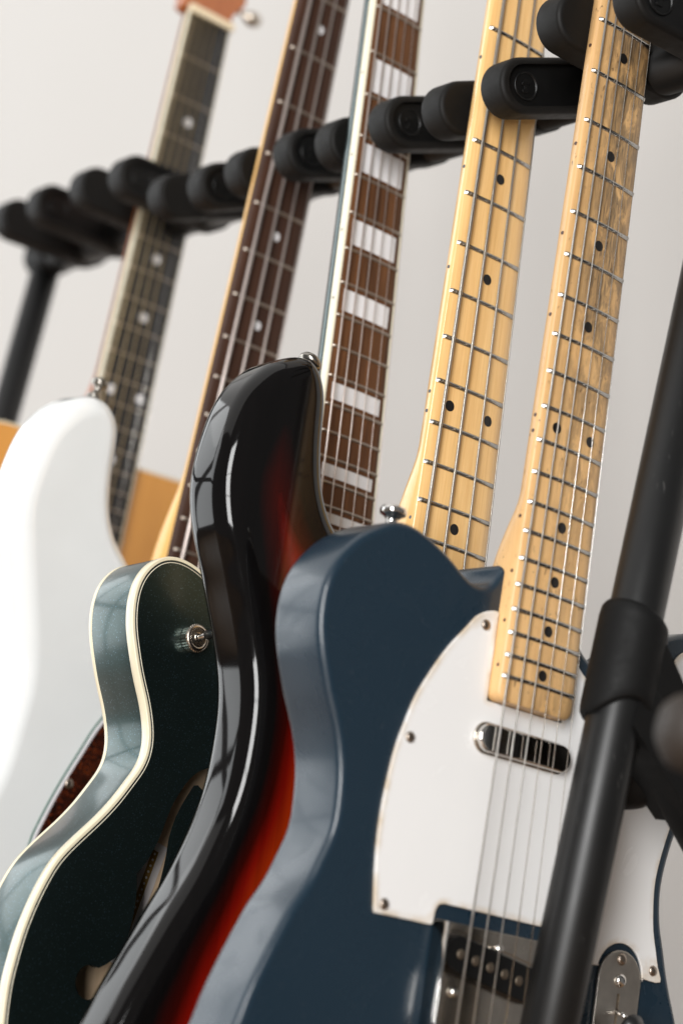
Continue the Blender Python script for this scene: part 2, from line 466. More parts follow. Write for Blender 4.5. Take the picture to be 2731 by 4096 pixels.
# ------------------------------------------------------------------ guitar helpers
POSE = {   # nut position and axes (treble side, towards the headstock, out of the face) in room coordinates
    'tele': ([0.8632, 0.9318, 0.9646], [[0.96535, 0.24385, 0.09295], [0.07853, 0.06823, -0.99457], [-0.24887, 0.96741, 0.04672]]),
    'pbass': ([0.8899, 1.0402, 1.0863], [[0.96719, 0.23832, 0.08799], [0.07093, 0.07926, -0.99433], [-0.24394, 0.96795, 0.05975]]),
    'semi': ([0.8587, 1.1568, 0.9933], [[0.96625, 0.22986, 0.11629], [0.08927, 0.12465, -0.98818], [-0.24163, 0.96521, 0.09992]]),
    'rbass': ([0.8874, 1.256, 1.0892], [[0.96287, 0.23803, 0.12736], [0.13642, -0.02193, -0.99041], [-0.23296, 0.97101, -0.05359]]),
    'acou': ([0.9134, 1.4935, 1.0458], [[0.96457, 0.23518, 0.11953], [0.13147, -0.03569, -0.99068], [-0.22873, 0.9713, -0.06534]]),
}
def pose(key, ybase):
    L, R = POSE[key]; L = np.array(L); R = np.array(R)
    base = L + R[:, 1] * ybase * .001
    return Matrix([[*R[0], base[0]], [*R[1], base[1]], [*R[2], base[2]], [0, 0, 0, 1]])

def fy(sc, n): return -sc * (1 - 2 ** (-n / 12))

def neck_mesh(name, mat, parent, off, width, y_end, heel_start, heel_len, depth0=21, depth1=23, heel_depth=25, edge=1.3, R=184., ztop=0., flat_top=False, ystart=0., round_end=6., flare=0.):
    ys = list(np.linspace(ystart, heel_start, 14)) + list(np.linspace(heel_start, heel_start - heel_len, 12))[1:] + list(np.linspace(heel_start - heel_len, y_end + round_end, 6))[1:]
    ys = [(y, 0.) for y in ys]
    if round_end: ys += [(y_end + round_end * (1 - math.sin(a)), round_end * (1 - math.cos(a))) for a in np.linspace(.25, math.pi / 2, 5)]
    V = []; F = []; sm = []; nt = 10; nb = 26
    for y, nar in ys:
        w = width(y) / 2 - nar
        t = np.clip((heel_start - y) / heel_len, 0, 1); t = t * t * (3 - 2 * t)
        d = (depth0 + (depth1 - depth0) * min(1, -y / -heel_start if heel_start else 0)) * (1 - t) + heel_depth * t
        ex = 1.8 * (1 - t) + 7 * t
        wb = w + flare * t
        row = []
        for x in np.linspace(-w + edge, w - edge, nt):
            row.append((x, y, ztop + (0 if flat_top else ((w * w - x * x) / (2 * R)))))
        for k in range(nb):
            a = math.pi * (k + .0) / (nb - 1)
            c, s = math.cos(a), math.sin(a)
            x = w * math.copysign(abs(c) ** (2 / ex), c); z = -edge * .9 - (d - edge) * abs(s) ** (2 / ex)
            row.append((x, y, ztop + z))
        V += row
    m = nt + nb
    for i in range(len(ys) - 1):
        for k in range(m):
            j = (k + 1) % m
            F.append((i * m + k, i * m + j, (i + 1) * m + j, (i + 1) * m + k)); sm.append(True)
    F += [tuple(range(m))[::-1], tuple(range((len(ys) - 1) * m, len(ys) * m))]; sm += [False, False]
    o = mk(name, V, F, mat, parent, sm, off)
    return o

def board_mesh(name, mat, parent, off, width, y0, y1, thick, R=250., edge=.8):
    ys = np.linspace(y0, y1, 10); V = []; F = []; sm = []
    for y in ys:
        w = width(y) / 2
        row = [(x, y, (w * w - x * x) / (2 * R)) for x in np.linspace(-w + edge, w - edge, 10)]
        row += [(w, y, -edge), (w, y, -thick), (-w, y, -thick), (-w, y, -edge)]
        V += row
    m = 14
    for i in range(len(ys) - 1):
        for k in range(m):
            j = (k + 1) % m; F.append((i * m + k, i * m + j, (i + 1) * m + j, (i + 1) * m + k)); sm.append(k < 9)
    F += [tuple(range(m))[::-1], tuple(range((len(ys) - 1) * m, len(ys) * m))]; sm += [False, False]
    return mk(name, V, F, mat, parent, sm, off)

def frets(parent, off, sc, ns, width, mat, R, w=2.7, h=1.2, tip=.6):
    for n in ns:
        y = fy(sc, n); W = width(y) / 2 - tip; V = []; F = []; sm = []; K = 7; xs = np.linspace(-W, W, 9)
        for q, x in enumerate(xs):
            e = .35 if q in (0, 8) else 1.0
            zc = (W * W - x * x) / (2 * R)
            for k in range(K):
                a = math.pi * k / (K - 1)
                V.append((x, y + w / 2 * math.cos(a) * (.8 if e < 1 else 1), zc - .25 + (h + .25) * math.sin(a) * e))
            if q == 0: pass
        # bevelled ends: pull the second station towards the tip
        for k in range(K):
            V[K + k] = (-W + 1.3, V[K + k][1], V[K + k][2]); V[7 * K + k] = (W - 1.3, V[7 * K + k][1], V[7 * K + k][2])
        for q in range(8):
            for k in range(K - 1): F.append((q * K + k, q * K + k + 1, (q + 1) * K + k + 1, (q + 1) * K + k)); sm.append(0 < q < 7)
        F += [tuple(range(K)), tuple(range(8 * K, 9 * K))[::-1]]; sm += [False, False]
        mk('fret', V, F, mat, parent, sm, off)

def crown(x, w, R): return (w * w / 4 - x * x) / (2 * R)

def dots(parent, off, sc, spec, width, R, rad, mat):
    for n, xs in spec:
        y = (fy(sc, n) + fy(sc, n - 1)) / 2
        for x in xs:
            z = crown(x, width(y), R); P = disc(x, y, rad, 20)
            V = [(px, py, crown(px, width(y), R) + .12) for px, py in P] + [(px, py, z - 1.2) for px, py in P]
            F = [tuple(range(20))] + [(i, (i + 1) % 20, 20 + (i + 1) % 20, 20 + i)[::-1] for i in range(20)]
            mk('inlay_dot', V, F, mat, parent, False, off)

def side_dots(parent, off, sc, spec, width, z, mat, rad=1.05):
    for n, dys in spec:
        for dy in dys:
            y = (fy(sc, n) + fy(sc, n - 1)) / 2 + dy
            tube('side_dot', (-width(y) / 2 - .12, y, z), (-width(y) / 2 + 1.5, y, z), rad, mat, parent, n=10, off=off)

def strings(parent, off, nut, bridge, yb, zn, zb, rads, mats, y_top=0.0):
    for i, (a, b, r, m) in enumerate(zip(nut, bridge, rads, mats)):
        tube('string', (a, y_top, zn), (b, yb, zb), r, m, parent, n=8, off=off)

def screw(parent, off, x, y, z, r, mat, h=1.4):
    s = lathe('screw', [(r, 0), (r, h * .25), (r * .8, h * .75), (r * .4, h), (.01, h)], (x, y, z), (0, 0, 1), mat, parent, 14, off)
    return s

def strap_button(parent, off, p, axis, mat, s=1.0):
    lathe('strap_button', [(6.2 * s, -1), (5.6 * s, 1.5), (3.3 * s, 3.5), (3.2 * s, 6), (5.2 * s, 8), (7.2 * s, 9), (7.4 * s, 11), (6.6 * s, 12.6), (4.5 * s, 13.4), (.01, 13.5)], p, axis, mat, parent, 24, off)

def headstock(parent, off, pts, z0, z1, mat, tilt=0.0):
    o = solid('headstock', smooth_closed(pts, 4), z0, z1, mat, parent, 1.2, 1.2, 3)
    o.location = Vector((0, off[1] * .001, 0)); o.rotation_euler = (math.radians(tilt), 0, 0)
    return o

GRP = 'guitars standing in the rack'

# ================================================================== the setting
def wall_mat():
    m = Mat('white_wall_paint'); v = m.coord()
    n = m.noise(v, 1.1, 3, .5)
    f = m.noise(v, 240, 3, .6)
    m.set(color=m.mix(n, (.565, .545, .522), (.60, .582, .56)), rough=.75, spec=.25)
    m.bump(f, .06, .0006)
    return m.m
def slab(name, V, F, mat, kind='structure'):
    o = mk(name, np.array(V) * 1000., F, mat, None, False); o['kind'] = kind; return o
M['wall'] = wall_mat()
slab('wall', [(1.45, .55, 0), (1.45, 5.0, 0), (1.45, 5.0, 2.8), (1.45, .55, 2.8), (1.55, .55, 0), (1.55, 5.0, 0), (1.55, 5.0, 2.8), (1.55, .55, 2.8)],
     [(0, 1, 2, 3)[::-1], (4, 5, 6, 7), (0, 1, 5, 4), (3, 2, 6, 7)[::-1], (0, 3, 7, 4), (1, 2, 6, 5)[::-1]], M['wall'])
slab('floor', [(-2.2, -2.0, -.02), (1.45, -2.0, -.02), (1.45, 5.0, -.02), (-2.2, 5.0, -.02)], [(0, 1, 2, 3)], wood('floor_wood', (.30, .19, .11), (.20, .12, .065), 30, 3, .4, .2))

# ================================================================== the blue guitar (nearest)
def build_tele():
    yb = -803; off = (0, -yb, 0)
    g = thing('electric_guitar', 'navy blue single-cut electric guitar with white pickguard and worn maple neck, nearest the black tube', 'guitar', pose('tele', yb), GRP)
    W = lambda y: 43.0 + (56.4 - 43.0) * (-y / 468.)
    left = [(-29, -395), (-31, -402), (-35, -407), (-41, -409.5), (-47, -409.5), (-54, -407), (-60, -403.5), (-69, -399), (-79, -395), (-89, -392), (-98, -391), (-107, -392.5), (-113, -395.5), (-119.5, -399.5), (-126, -404), (-131.5, -409.5), (-136.5, -415.5), (-140.5, -421.5),
            (-143.3, -428), (-145.2, -434.5), (-146, -441), (-146, -447.5), (-145.5, -455), (-143.5, -463), (-140.5, -472), (-137, -480), (-133, -489), (-128, -498), (-123, -509), (-120, -518), (-118, -526), (-117, -535), (-116.5, -544), (-117, -553), (-119, -560), (-122, -568), (-125, -576), (-130, -586), (-135, -594), (-139, -603), (-143.5, -613), (-147.5, -623), (-151, -632), (-154, -641), (-157, -652), (-161, -666), (-163.5, -685), (-163.5, -708), (-156, -740), (-137, -770), (-106, -790), (-60, -800), (0, -803)]
    right = [(60, -800), (105, -790), (136, -770), (156, -740), (165, -706), (166, -672), (160, -638), (151, -614), (143, -598), (137, -584), (133, -573), (129, -563), (127, -553), (126, -544), (127, -532), (131, -515), (138, -496), (146, -475), (152, -452), (154, -430), (151, -412), (143, -399), (131, -394), (118, -397), (104, -403), (91, -410), (80, -419), (66, -428), (51, -431), (39, -425), (29, -412)]
    out = left + right
    P = fair(out, (0, len(out) - 1))
    body = solid('body', P, -47.5, -9, M['navy'], g, 4.0, 4.0, 6, off=off, attr=False)
    neck_mesh('neck', M['maple_worn_shaded'], g, off, W, -468.4, -352, 62, 19, 21, 27, 1.3, 190., flare=0.)
    frets(g, off, 647.7, range(1, 22), W, M['fret'], 190.)
    sp = [(n, (0,)) for n in (3, 5, 7, 9, 15, 17, 19, 21)] + [(12, (-13.2, 13.2))]
    dots(g, off, 647.7, sp, W, 190., 3.1, M['black_dot'])
    side_dots(g, off, 647.7, [(n, (0,)) for n in (3, 5, 7, 9, 15, 17, 19, 21)] + [(12, (-4.5, 4.5))], W, -3.6, plain('brown_side_dot', (.05, .02, .012), .4))
    pg = [(-28.6, -421), (-32, -421), (-38, -423), (-44, -427), (-50.5, -435), (-58, -444), (-65, -454), (-72, -466), (-78, -478), (-82.5, -492), (-86, -505), (-88, -519), (-89.3, -535), (-89.3, -551), (-88, -566), (-86, -580), (-84.4, -589), (-58, -589), (-46, -589), (-44.5, -587), (-44, -582.5), (-42.5, -579), (-39, -577.5), (-30, -577.3), (30, -577.8), (40, -578), (44, -581), (45, -590), (48, -591), (77, -591.5), (79, -590)]
    pg += [(97 + 18.6 * math.cos(a), -595.5 + 18.6 * math.sin(a)) for a in np.linspace(math.pi * .93, .1, 12)]
    pg += [(116.5, -593.5), (130.5, -593.5), (127, -585), (124, -577), (120, -566), (118, -555), (117, -545), (117.4, -535), (121, -518), (127, -498), (134, -477), (138, -455), (139, -433), (134, -415), (126, -407), (118, -408), (112, -414), (107, -423), (97, -434), (82, -441), (64, -445), (48, -443), (36, -436), (28.6, -426), (28.6, -468.8), (-28.6, -468.8)]
    cn = [0, 16, 17, len(pg) - 1, len(pg) - 2, len(pg) - 3]
    PG = smooth_closed(pg, 3, corners=cn)
    npu = stadium(-25, 25.5, -488.5, 7.9)
    pgo = solid('pickguard', PG, -8.9, -7.3, M['pickguard'], g, .45, 0, 3, off=off, attr=True, grid=9)
    for x, y in ((-37, -430), (-78, -499), (-79, -584), (66, -587), (123, -588), (128, -450), (60, -439)):
        screw(pgo, off, x, y, -7.4, 3.0, M['screw'], 1.6)
    # neck pickup
    pk = thing_part('neck_pickup', g)
    solid('cover', stadium(-26.5, 27, -488.5, 7.6, 14), -7.5, -2.2, M['chrome'], pk, 1.6, 0, 5, off=off)
    solid('cover_flange', stadium(-26.5, 27, -488.5, 8.5, 14), -7.35, -6.2, M['nickel_old'], pk, .4, 0, 2, off=off)
    # bridge
    br = thing_part('bridge', g)
    pkx = rot2(stadium(-31, 31, -605.5, 12.2, 10), -9.6, np.array((0, -605.5)))
    plate = solid('bridge_plate', smooth_closed([(-42, -585.5), (42, -585.5), (42.5, -586.5), (42.5, -672), (-42.5, -672), (-42.5, -586.5)], 2, corners=range(6)), -8.8, -7.4, M['nickel_old'], br, .4, 0, 2, holes=[(pkx, 1.3)], off=off)
    for x in (-43.2, 42.0): solid('side_wall', np.array([(x, -586.5), (x + 1.2, -586.5), (x + 1.2, -672), (x, -672)]), -8.7, 2.6, M['chrome'], br, .4, 0, 3, off=off)
    solid('rear_wall', np.array([(-41.8, -672.2), (41.8, -672.2), (41.8, -673.4), (-41.8, -673.4)]), -8.7, 2.6, M['chrome'], br, .4, 0, 3, off=off)
    for x, y in ((-37, -590.5), (37, -590.5)): screw(plate, off, x, y, -7.5, 3.6, M['nickel_old'], 2.2)
    for x, y in ((3, -594), (-25, -620), (27, -612)): screw(plate, off, x, y, -7.5, 2.9, M['chrome'], 3.2)
    for k, x in enumerate((-18, 0, 18)): tube('saddle', (x - 8.6, -646, -1.5), (x + 8.6, -646, -1.5), 3.6, M['brass'], br, n=16, off=off)
    bp = thing_part('bridge_pickup', g)
    ang = -9.6; cc = np.array((0., -605.5))
    solid('bobbin', rot2(stadium(-28, 28, -605.5, 9.2, 12), ang, cc), -8.9, -2.4, M['black_bobbin'], bp, .6, 0, 3, off=off)
    for k in range(6):
        q = rot2(np.array([(-27.5 + 11 * k, -605.5)]), ang, cc)[0]
        lathe('pole_piece', [(2.6, -3), (2.6, .5), (2.2, .8), (.01, .8)], (q[0], q[1], -2.4), (0, 0, 1), M['pole'], bp, 16, off)
    # control plate
    cp = thing_part('control_plate', g)
    slot = np.array([(96, -604), (98.2, -604), (98.2, -640), (96, -640)])
    pl = solid('plate', np.array([(97 + 16.8 * math.cos(a), -597.5 + 16.8 * math.sin(a)) for a in np.linspace(0, math.pi, 18)] + [(97 + 16.8 * math.cos(a), -735 + 16.8 * math.sin(a)) for a in np.linspace(math.pi, 2 * math.pi, 18)]), -8.8, -6.6, M['chrome_dull'], cp, .5, 0, 3, holes=[(slot, 2.0)], off=off)
    screw(pl, off, 96.5, -585.5, -6.7, 3.4, M['screw'], 1.8); screw(pl, off, 97, -597, -6.7, 3.9, M['chrome'], 2.8)
    sw = lathe('switch_lever', [(1.3, 0), (1.3, 9), (.01, 9.2)], (97.1, -613, -8), (0, -.35, 1), M['chrome'], cp, 10, off)
    lathe('switch_tip', [(2.5, 0), (7.6, .6), (8.0, 2.5), (6.2, 4), (5.6, 9), (5.2, 11), (3.6, 12.4), (.01, 12.6)], (97.1, -621, 4.0), (0, -.35, 1), M['black_plastic'], cp, 24, off)
    for y in (-665, -712): lathe('knob', [(9.5, 0), (9.5, 13), (8.6, 14.5), (.01, 14.6)], (97, y, -6.3), (0, 0, 1), M['chrome'], cp, 28, off, knurl=.03)
    strap_button(g, off, (-92, -391.5, -31), (.03, 1, 0), M['chrome'], .98)
    strings(g, off, [-18.2 + 7.0 * k for k in range(6)], [-31 + 11.4 * k for k in range(6)], -646, 2.9, 5.5, [.62, .50, .40, .26, .22, .18], [M['string_wound']] * 3 + [M['string_plain']] * 3)
    solid('nut', np.array([(-21, 0), (21, 0), (21, 3.4), (-21, 3.4)]), -2, 3.4, M['bone'], g, .4, 0, 2, off=off)
    headstock(g, off, [(-21, 3), (21, 3), (24, 20), (32, 45), (34, 110), (30, 165), (12, 185), (-8, 178), (-18, 150), (-26, 60), (-24, 20)], -18, -4, M['maple_worn_shaded'])
    return g

def thing_part(name, parent):
    o = bpy.data.objects.new(name, None); C.objects.link(o); o.parent = parent; o.empty_display_size = .01
    return o

BASS_L = [(-33, -531), (-46, -528), (-58, -519), (-66, -511), (-72, -506), (-76, -501), (-80, -494.5), (-83.5, -487), (-86.2, -477), (-88, -467), (-89.3, -456), (-90.2, -445), (-91.2, -437), (-93.2, -430.5), (-96.5, -424.5), (-101, -420), (-107, -417), (-114, -417.5), (-121, -420.5), (-129, -426), (-138, -435), (-145, -444.5), (-149.5, -454), (-153, -465), (-155.5, -478), (-156.8, -490), (-157, -500), (-155.8, -509), (-153, -520), (-148, -531.5), (-142, -543.5), (-136, -556.5), (-129, -572), (-122.5, -588), (-118, -601), (-115.2, -614), (-114, -628), (-114, -643), (-115, -657), (-117.2, -670), (-120.5, -682), (-124.5, -694), (-129, -706), (-134.5, -718), (-141, -730.5), (-149, -747), (-155.5, -761), (-161.5, -774), (-167, -787), (-173, -803), (-177, -825), (-174, -855), (-157, -885), (-126, -908), (-80, -921), (-30, -927)]
BASS_R = [(20, -928), (65, -924), (105, -912), (134, -890), (152, -860), (160, -825), (160, -790), (153, -755), (142, -720), (130, -685), (122, -650), (119, -620), (121, -592), (127, -565), (131, -540), (130, -518), (122, -503), (110, -497), (95, -500), (82, -512), (72, -530), (60, -545), (46, -550), (33, -545)]

BASS_L = [(x + ((.9 if y < -470 else .9 - 2.4 * (y + 470) / 45) + .8 * max(0, 1 - abs(y + 520) / 40) if k >= 19 else 0), y) for k, (x, y) in enumerate(BASS_L)]

def bass_common(g, off, key, body_mat, wood_mat, board_mat, fret_mat, dot_mat, dot_r, dx, W, R, nut, bridge, smat, btn_mat, body_attr):
    out = BASS_L + BASS_R
    P = fair(out, (0, len(out) - 1))
    if dx:     # the white bass sits a little differently in its slot
        k = np.interp(-P[:, 1], [400, 520, 640, 760, 900], [1, 1, 0, 0, 0])
        P[:, 0] += np.interp(P[:, 0], [-112, -92], [7.6, 11.3]) * k - 5.5 * (1 - k) * (P[:, 0] < 0)
    solid('body', P, -54, -10, body_mat, g, 14, 16, 12, off=off, attr=body_attr, grid=5 if body_attr else None)
    return P

def build_pbass():
    yb = -928; off = (0, -yb, 0)
    g = thing('bass_guitar', 'sunburst bass guitar with dark red horn and amber maple neck, behind the navy guitar', 'bass guitar', pose('pbass', yb), GRP)
    W = lambda y: 42.0 + (62.5 - 42.0) * (-y / 600.)
    bass_common(g, off, 'pbass', M['sunburst'], None, None, None, None, 3, 0, W, 190, None, None, None, None, True)
    neck_mesh('neck', M['maple_amber'], g, off, W, -600, -445, 75, 19.5, 22, 26, 1.3, 220.)
    frets(g, off, 863.6, range(1, 21), W, M['fret'], 220., 2.9, 1.35)
    dots(g, off, 863.6, [(n, (0,)) for n in (3, 5, 7, 9, 15, 17, 19)] + [(12, (-15.4, 15.4))], W, 220., 3.3, M['black_dot'])
    side_dots(g, off, 863.6, [(n, (0,)) for n in (3, 5, 7, 9, 15, 17)] + [(12, (-6, 6))], W, -3.6, plain('grey_side_dot', (.045, .05, .06), .4))
    strings(g, off, [-15.5, -5.0, 5.5, 16], [-32, -11.5, 9.5, 30], -862, 3.2, 7.5, [1.05, .86, .68, .5], [M['string_bass']] * 4)
    strap_button(g, off, (-100, -421.5, -33), (.6, 1, 0), M['dark_metal'], 1.0)
    br = thing_part('bridge', g)
    solid('bridge_plate', np.array([(-40, -850), (40, -850), (40, -905), (-40, -905)]), -9.8, -6, M['chrome'], br, .6, 0, 3, off=off)
    for k in range(4): tube('saddle', (-30.7 + 20.5 * k - 7, -864, -1), (-30.7 + 20.5 * k + 7, -864, -1), 4.5, M['chrome'], br, n=14, off=off)
    solid('nut', np.array([(-20.5, 0), (20.5, 0), (20.5, 4), (-20.5, 4)]), -2, 3.6, M['bone'], g, .4, 0, 2, off=off)
    headstock(g, off, [(-20.5, 3), (20.5, 3), (28, 30), (42, 60), (46, 150), (38, 215), (10, 232), (-16, 215), (-30, 130), (-32, 50), (-26, 22)], -19, -5, M['maple_amber'])
    return g

def build_rbass():
    yb = -928; off = (0, -yb, 0)
    g = thing('bass_guitar', 'white bass guitar with dark rosewood fretboard and tortoiseshell pickguard, in front of the acoustic', 'bass guitar', pose('rbass', yb), GRP)
    W = lambda y: 40.0 + (61.0 - 40.0) * (-y / 600.)
    P = bass_common(g, off, 'rbass', M['white_paint'], None, None, None, None, 3, 9, W, 250, None, None, None, None, False)
    neck_mesh('neck', M['maple_gold'], g, off, W, -598, -445, 75, 14, 16, 22, .8, 250., ztop=-5.02, flat_top=True)
    board_mesh('fretboard', M['rosewood_dark'], g, off, lambda y: W(y) + .02, 0, -601, 5.0, 250.)
    frets(g, off, 863.6, range(1, 21), W, M['fret_dull'], 250., 2.5, 1.2)
    dots(g, off, 863.6, [(n, (0,)) for n in (3, 5, 7, 9, 15, 17, 19)] + [(12, (-15, 15))], W, 250., 3.2, M['pearl'])
    strings(g, off, [-14.5, -4.8, 5.0, 14.5], [-31, -11, 9.5, 29], -862, 3.2, 8, [1.35, 1.1, .85, .62], [M['string_pink']] * 4)
    strap_button(g, off, (-97, -415, -30), (.25, 1, 0), M['dark_metal'], .8)
    pg = [(-20, -596), (-40, -606), (-49, -620), (-55, -630), (-61, -644), (-69, -662), (-76, -680), (-81.5, -697), (-84, -708), (-86, -740), (-80, -775), (-62, -800), (-30, -812), (20, -815), (60, -800), (80, -760), (84, -700), (80, -640), (60, -585), (42, -560), (33, -575), (32, -602), (0, -606)]
    PG = relax(smooth_closed(pg, 4), 2)
    p0 = solid('pickguard', PG, -9.9, -8.9, plain('green_tinted_edge', (.10, .17, .14), .3), g, .2, 0, 2, off=off)
    p1 = solid('white_layer', inset(ccw(PG), 1.2), -8.95, -8.1, plain('white_edge_layer', (.72, .70, .72), .3), p0, .2, 0, 2, off=off)
    p2 = solid('tortoise_layer', inset(ccw(PG), 3.1), -8.15, -7.3, M['tortoise'], p0, .3, 0, 2, off=off)
    for x, y in ((-65, -667), (-79, -760), (0, -806), (78, -690)): screw(p0, off, x, y, -7.4, 3.4, M['screw'], 1.6)
    solid('nut', np.array([(-19.5, 0), (19.5, 0), (19.5, 4), (-19.5, 4)]), -2, 3.6, M['bone'], g, .4, 0, 2, off=off)
    headstock(g, off, [(-20, 3), (20, 3), (28, 30), (42, 60), (46, 150), (38, 215), (10, 232), (-16, 215), (-30, 130), (-32, 50), (-26, 22)], -19, -5, M['maple_gold'])
    br = thing_part('bridge', g)
    solid('bridge_plate', np.array([(-40, -850), (40, -850), (40, -905), (-40, -905)]), -9.8, -6, M['chrome'], br, .6, 0, 3, off=off)
    return g

def build_semi():
    yb = -836; off = (0, -yb, 0); zt = -14; zb = -57
    g = thing('semi_hollow_guitar', 'dark green semi-hollow guitar with cream binding, f-hole and pearl block inlays', 'guitar', pose('semi', yb), GRP)
    W = lambda y: 42.6 + (56.0 - 42.6) * (-y / 480.)
    L = [(-29, -474), (-42, -471), (-55, -464), (-67, -455), (-78, -446), (-87, -440), (-95, -437), (-102, -435.3), (-109, -435.2), (-116, -436.5), (-122, -439.8), (-128, -445.5), (-132.5, -453), (-134.8, -461), (-135.4, -469), (-134.8, -477), (-133, -486), (-130, -495), (-126.8, -504), (-122.5, -514), (-118, -523.5), (-115, -532), (-113, -539), (-112.2, -546), (-112.8, -553), (-115, -560), (-118.5, -566), (-123, -573.5), (-127.5, -581), (-135.5, -592), (-144, -602), (-152, -611.5), (-158.5, -620.5), (-164, -630), (-169.5, -641.5), (-174, -653), (-177.5, -664), (-180, -675), (-181.5, -686), (-182, -697), (-181, -717), (-176, -745), (-163, -778), (-140, -805), (-106, -824), (-60, -833), (0, -836)]
    L = [(x - 3.2 * max(0, 1 - abs(y + 622) / 52), y) for x, y in L]
    Rr = [(-x, y) for x, y in L[::-1][1:]]
    P = fair(L + Rr, (0, len(L + Rr) - 1))
    fh = [(-52, -556), (-57, -552), (-64, -551), (-72, -554), (-79, -560), (-84.5, -568), (-89, -577), (-92, -586), (-94.5, -595), (-98, -604), (-102.5, -613), (-107.8, -620), (-107, -624), (-106, -631), (-106, -640), (-107, -650), (-109.5, -659), (-115, -668)]
    fh += [(-129 + 9.6 * math.cos(a), -683 + 9.6 * math.sin(a)) for a in np.linspace(math.radians(62), math.radians(345), 14)]
    fh += [(-110, -676), (-102, -664), (-96, -650), (-91, -634), (-88, -620), (-86.3, -606), (-86, -596), (-83, -583), (-77.5, -571), (-73, -563), (-69.5, -565), (-63, -567), (-56, -566), (-52, -561)]
    fh = smooth_closed(fh, 2, corners=(11, len(fh) - 5))
    fh2 = fh * np.array((-1, 1))
    body = solid('body', P, zb, zt, M['green_metallic'], g, .8, .8, 3, holes=[(fh, None), (fh2, None)], off=off, grid=24)
    # open the lower cap to a hollow: an inner lining of raw wood seen through the sound holes
    me = body.data
    inn = inset(ccw(P), 6); n = len(inn)
    V = [(x, y, zb + 15) for x, y in inn] + [(x, y, zt - 4.2) for x, y in inn]
    F = [tuple(range(n))] + [(i, n + i, n + (i + 1) % n, (i + 1) % n) for i in range(n)]
    mk('inner_lining', V, F, M['raw_wood'], body, False, off)
    strip('front_binding', P, zt - 6.2, zt + .18, 1.9, M['cream'], body, off)
    strip('rear_binding', P, zb - .1, zb + 3.0, 1.6, M['cream'], body, off)
    strip('purfling_line', inset(ccw(P), 2.5), zt - .6, zt + .10, .5, M['black_plastic'], body, off, proud=0)
    strip('purfling_line', inset(ccw(P), 3.1), zt - .6, zt + .14, .45, M['cream_pale'], body, off, proud=0)
    # paper label on the inside of the back
    lab = thing_part('paper_label', g)
    ax = np.array((-.262, -.965)); ay = np.array((-.965, .262)); o0 = np.array((-68.5, -598.))
    def rect(u0, u1, v0, v1): return np.array([o0 + ax * u + ay * v for u, v in ((u0, v0), (u1, v0), (u1, v1), (u0, v1))])
    solid('paper', rect(0, 75, 0, 48), zb + 15.05, zb + 15.3, M['paper'], lab, off=off)
    solid('printed_band', rect(5, 70, 5, 9.5), zb + 15.3, zb + 15.42, M['paper_brown'], lab, off=off)
    for k in range(17):
        c = o0 + ax * (7 + 3.7 * k) + ay * 7.2
        solid('printed_dot', disc(c[0], c[1], .8, 8), zb + 15.4, zb + 15.52, M['paper'], lab, off=off)
    # neck
    neck_mesh('neck', M['green_metallic'], g, off, W, -478, -400, 50, 19, 22, 34, 1.0, 300., ztop=-5.52, flat_top=True)
    board_mesh('fretboard', M['rosewood'], g, off, lambda y: W(y) - 3.0, 0, -488, 5.5, 300.)
    for s in (-1, 1):
        Vb = []
        for y in np.linspace(0, -488, 8):
            w = W(y) / 2; Vb += [(s * (w - 1.6), y, -.75), (s * (w - 1.6), y, .02), (s * (w - .5), y, -.15), (s * w, y, -.8), (s * w, y, -5.5), (s * (w - 1.6), y, -5.5)]
        Fb = [tuple((i * 6 + k, i * 6 + (k + 1) % 6, i * 6 + 6 + (k + 1) % 6, i * 6 + 6 + k))[::s] for i in range(7) for k in range(6)] + [tuple(range(6)), tuple(range(42, 48))]
        mk('neck_binding', Vb, Fb, M['cream_pale'], g, False, off)
    frets(g, off, 628., range(1, 23), lambda y: W(y) - 1.6, M['fret_dull'], 300., 2.2, 1.1)
    for n in (1, 3, 5, 7, 9, 12, 15, 17, 19):
        y1 = fy(628., n - 1) - 3.8; y0 = fy(628., n) + 3.8; yy = (y0 + y1) / 2; w = W(yy) / 2 - 5.4
        if n == 1: y1 -= 2
        xs = np.linspace(-w, w, 9); V = []
        for x in xs: V += [(x, y0, crown(x, W(yy) - 3, 300) + .1), (x, y1, crown(x, W(yy) - 3, 300) + .1)]
        F = [(2 * i, 2 * i + 2, 2 * i + 3, 2 * i + 1) for i in range(8)]
        mk('block_inlay', V, F, M['pearl'], g, True, off)
    side_dots(g, off, 628., [(n, (0,)) for n in (3, 5, 7, 9)], W, -3, M['black_dot'], .9)
    strings(g, off, [-18 + 7.2 * k for k in range(6)], [-27.5 + 10.4 * k for k in range(6)], -628, 2.9, 8, [.62, .5, .42, .3, .24, .2], [M['string_pink']] * 6)
    # toggle switch on the upper bout
    t = thing_part('toggle_switch', g)
    c = (-91, -480, zt)
    lathe('knurled_ring', [(8.3, .05), (8.6, .6), (8.6, 5.4), (8.2, 6.0)], c, (0, 0, 1), M['nickel_old'], t, 64, off, knurl=.05)
    lathe('ring_top', [(8.0, 5.8), (7.6, 6.3), (6.2, 6.9), (5.6, 6.6), (5.4, 5.0), (3.0, 4.6), (.01, 4.6)], c, (0, 0, 1), M['nickel_old'], t, 40, off)
    lathe('lever', [(2.6, 4.5), (2.9, 6.5), (1.5, 8.5), (1.5, 14), (.01, 14)], c, (.06, .1, 1), M['chrome'], t, 20, off)
    lathe('lever_tip', [(2.2, 12.5), (2.8, 13.5), (3.2, 24), (2.6, 26), (.01, 26.5)], c, (.06, .1, 1), M['black_plastic'], t, 20, off)
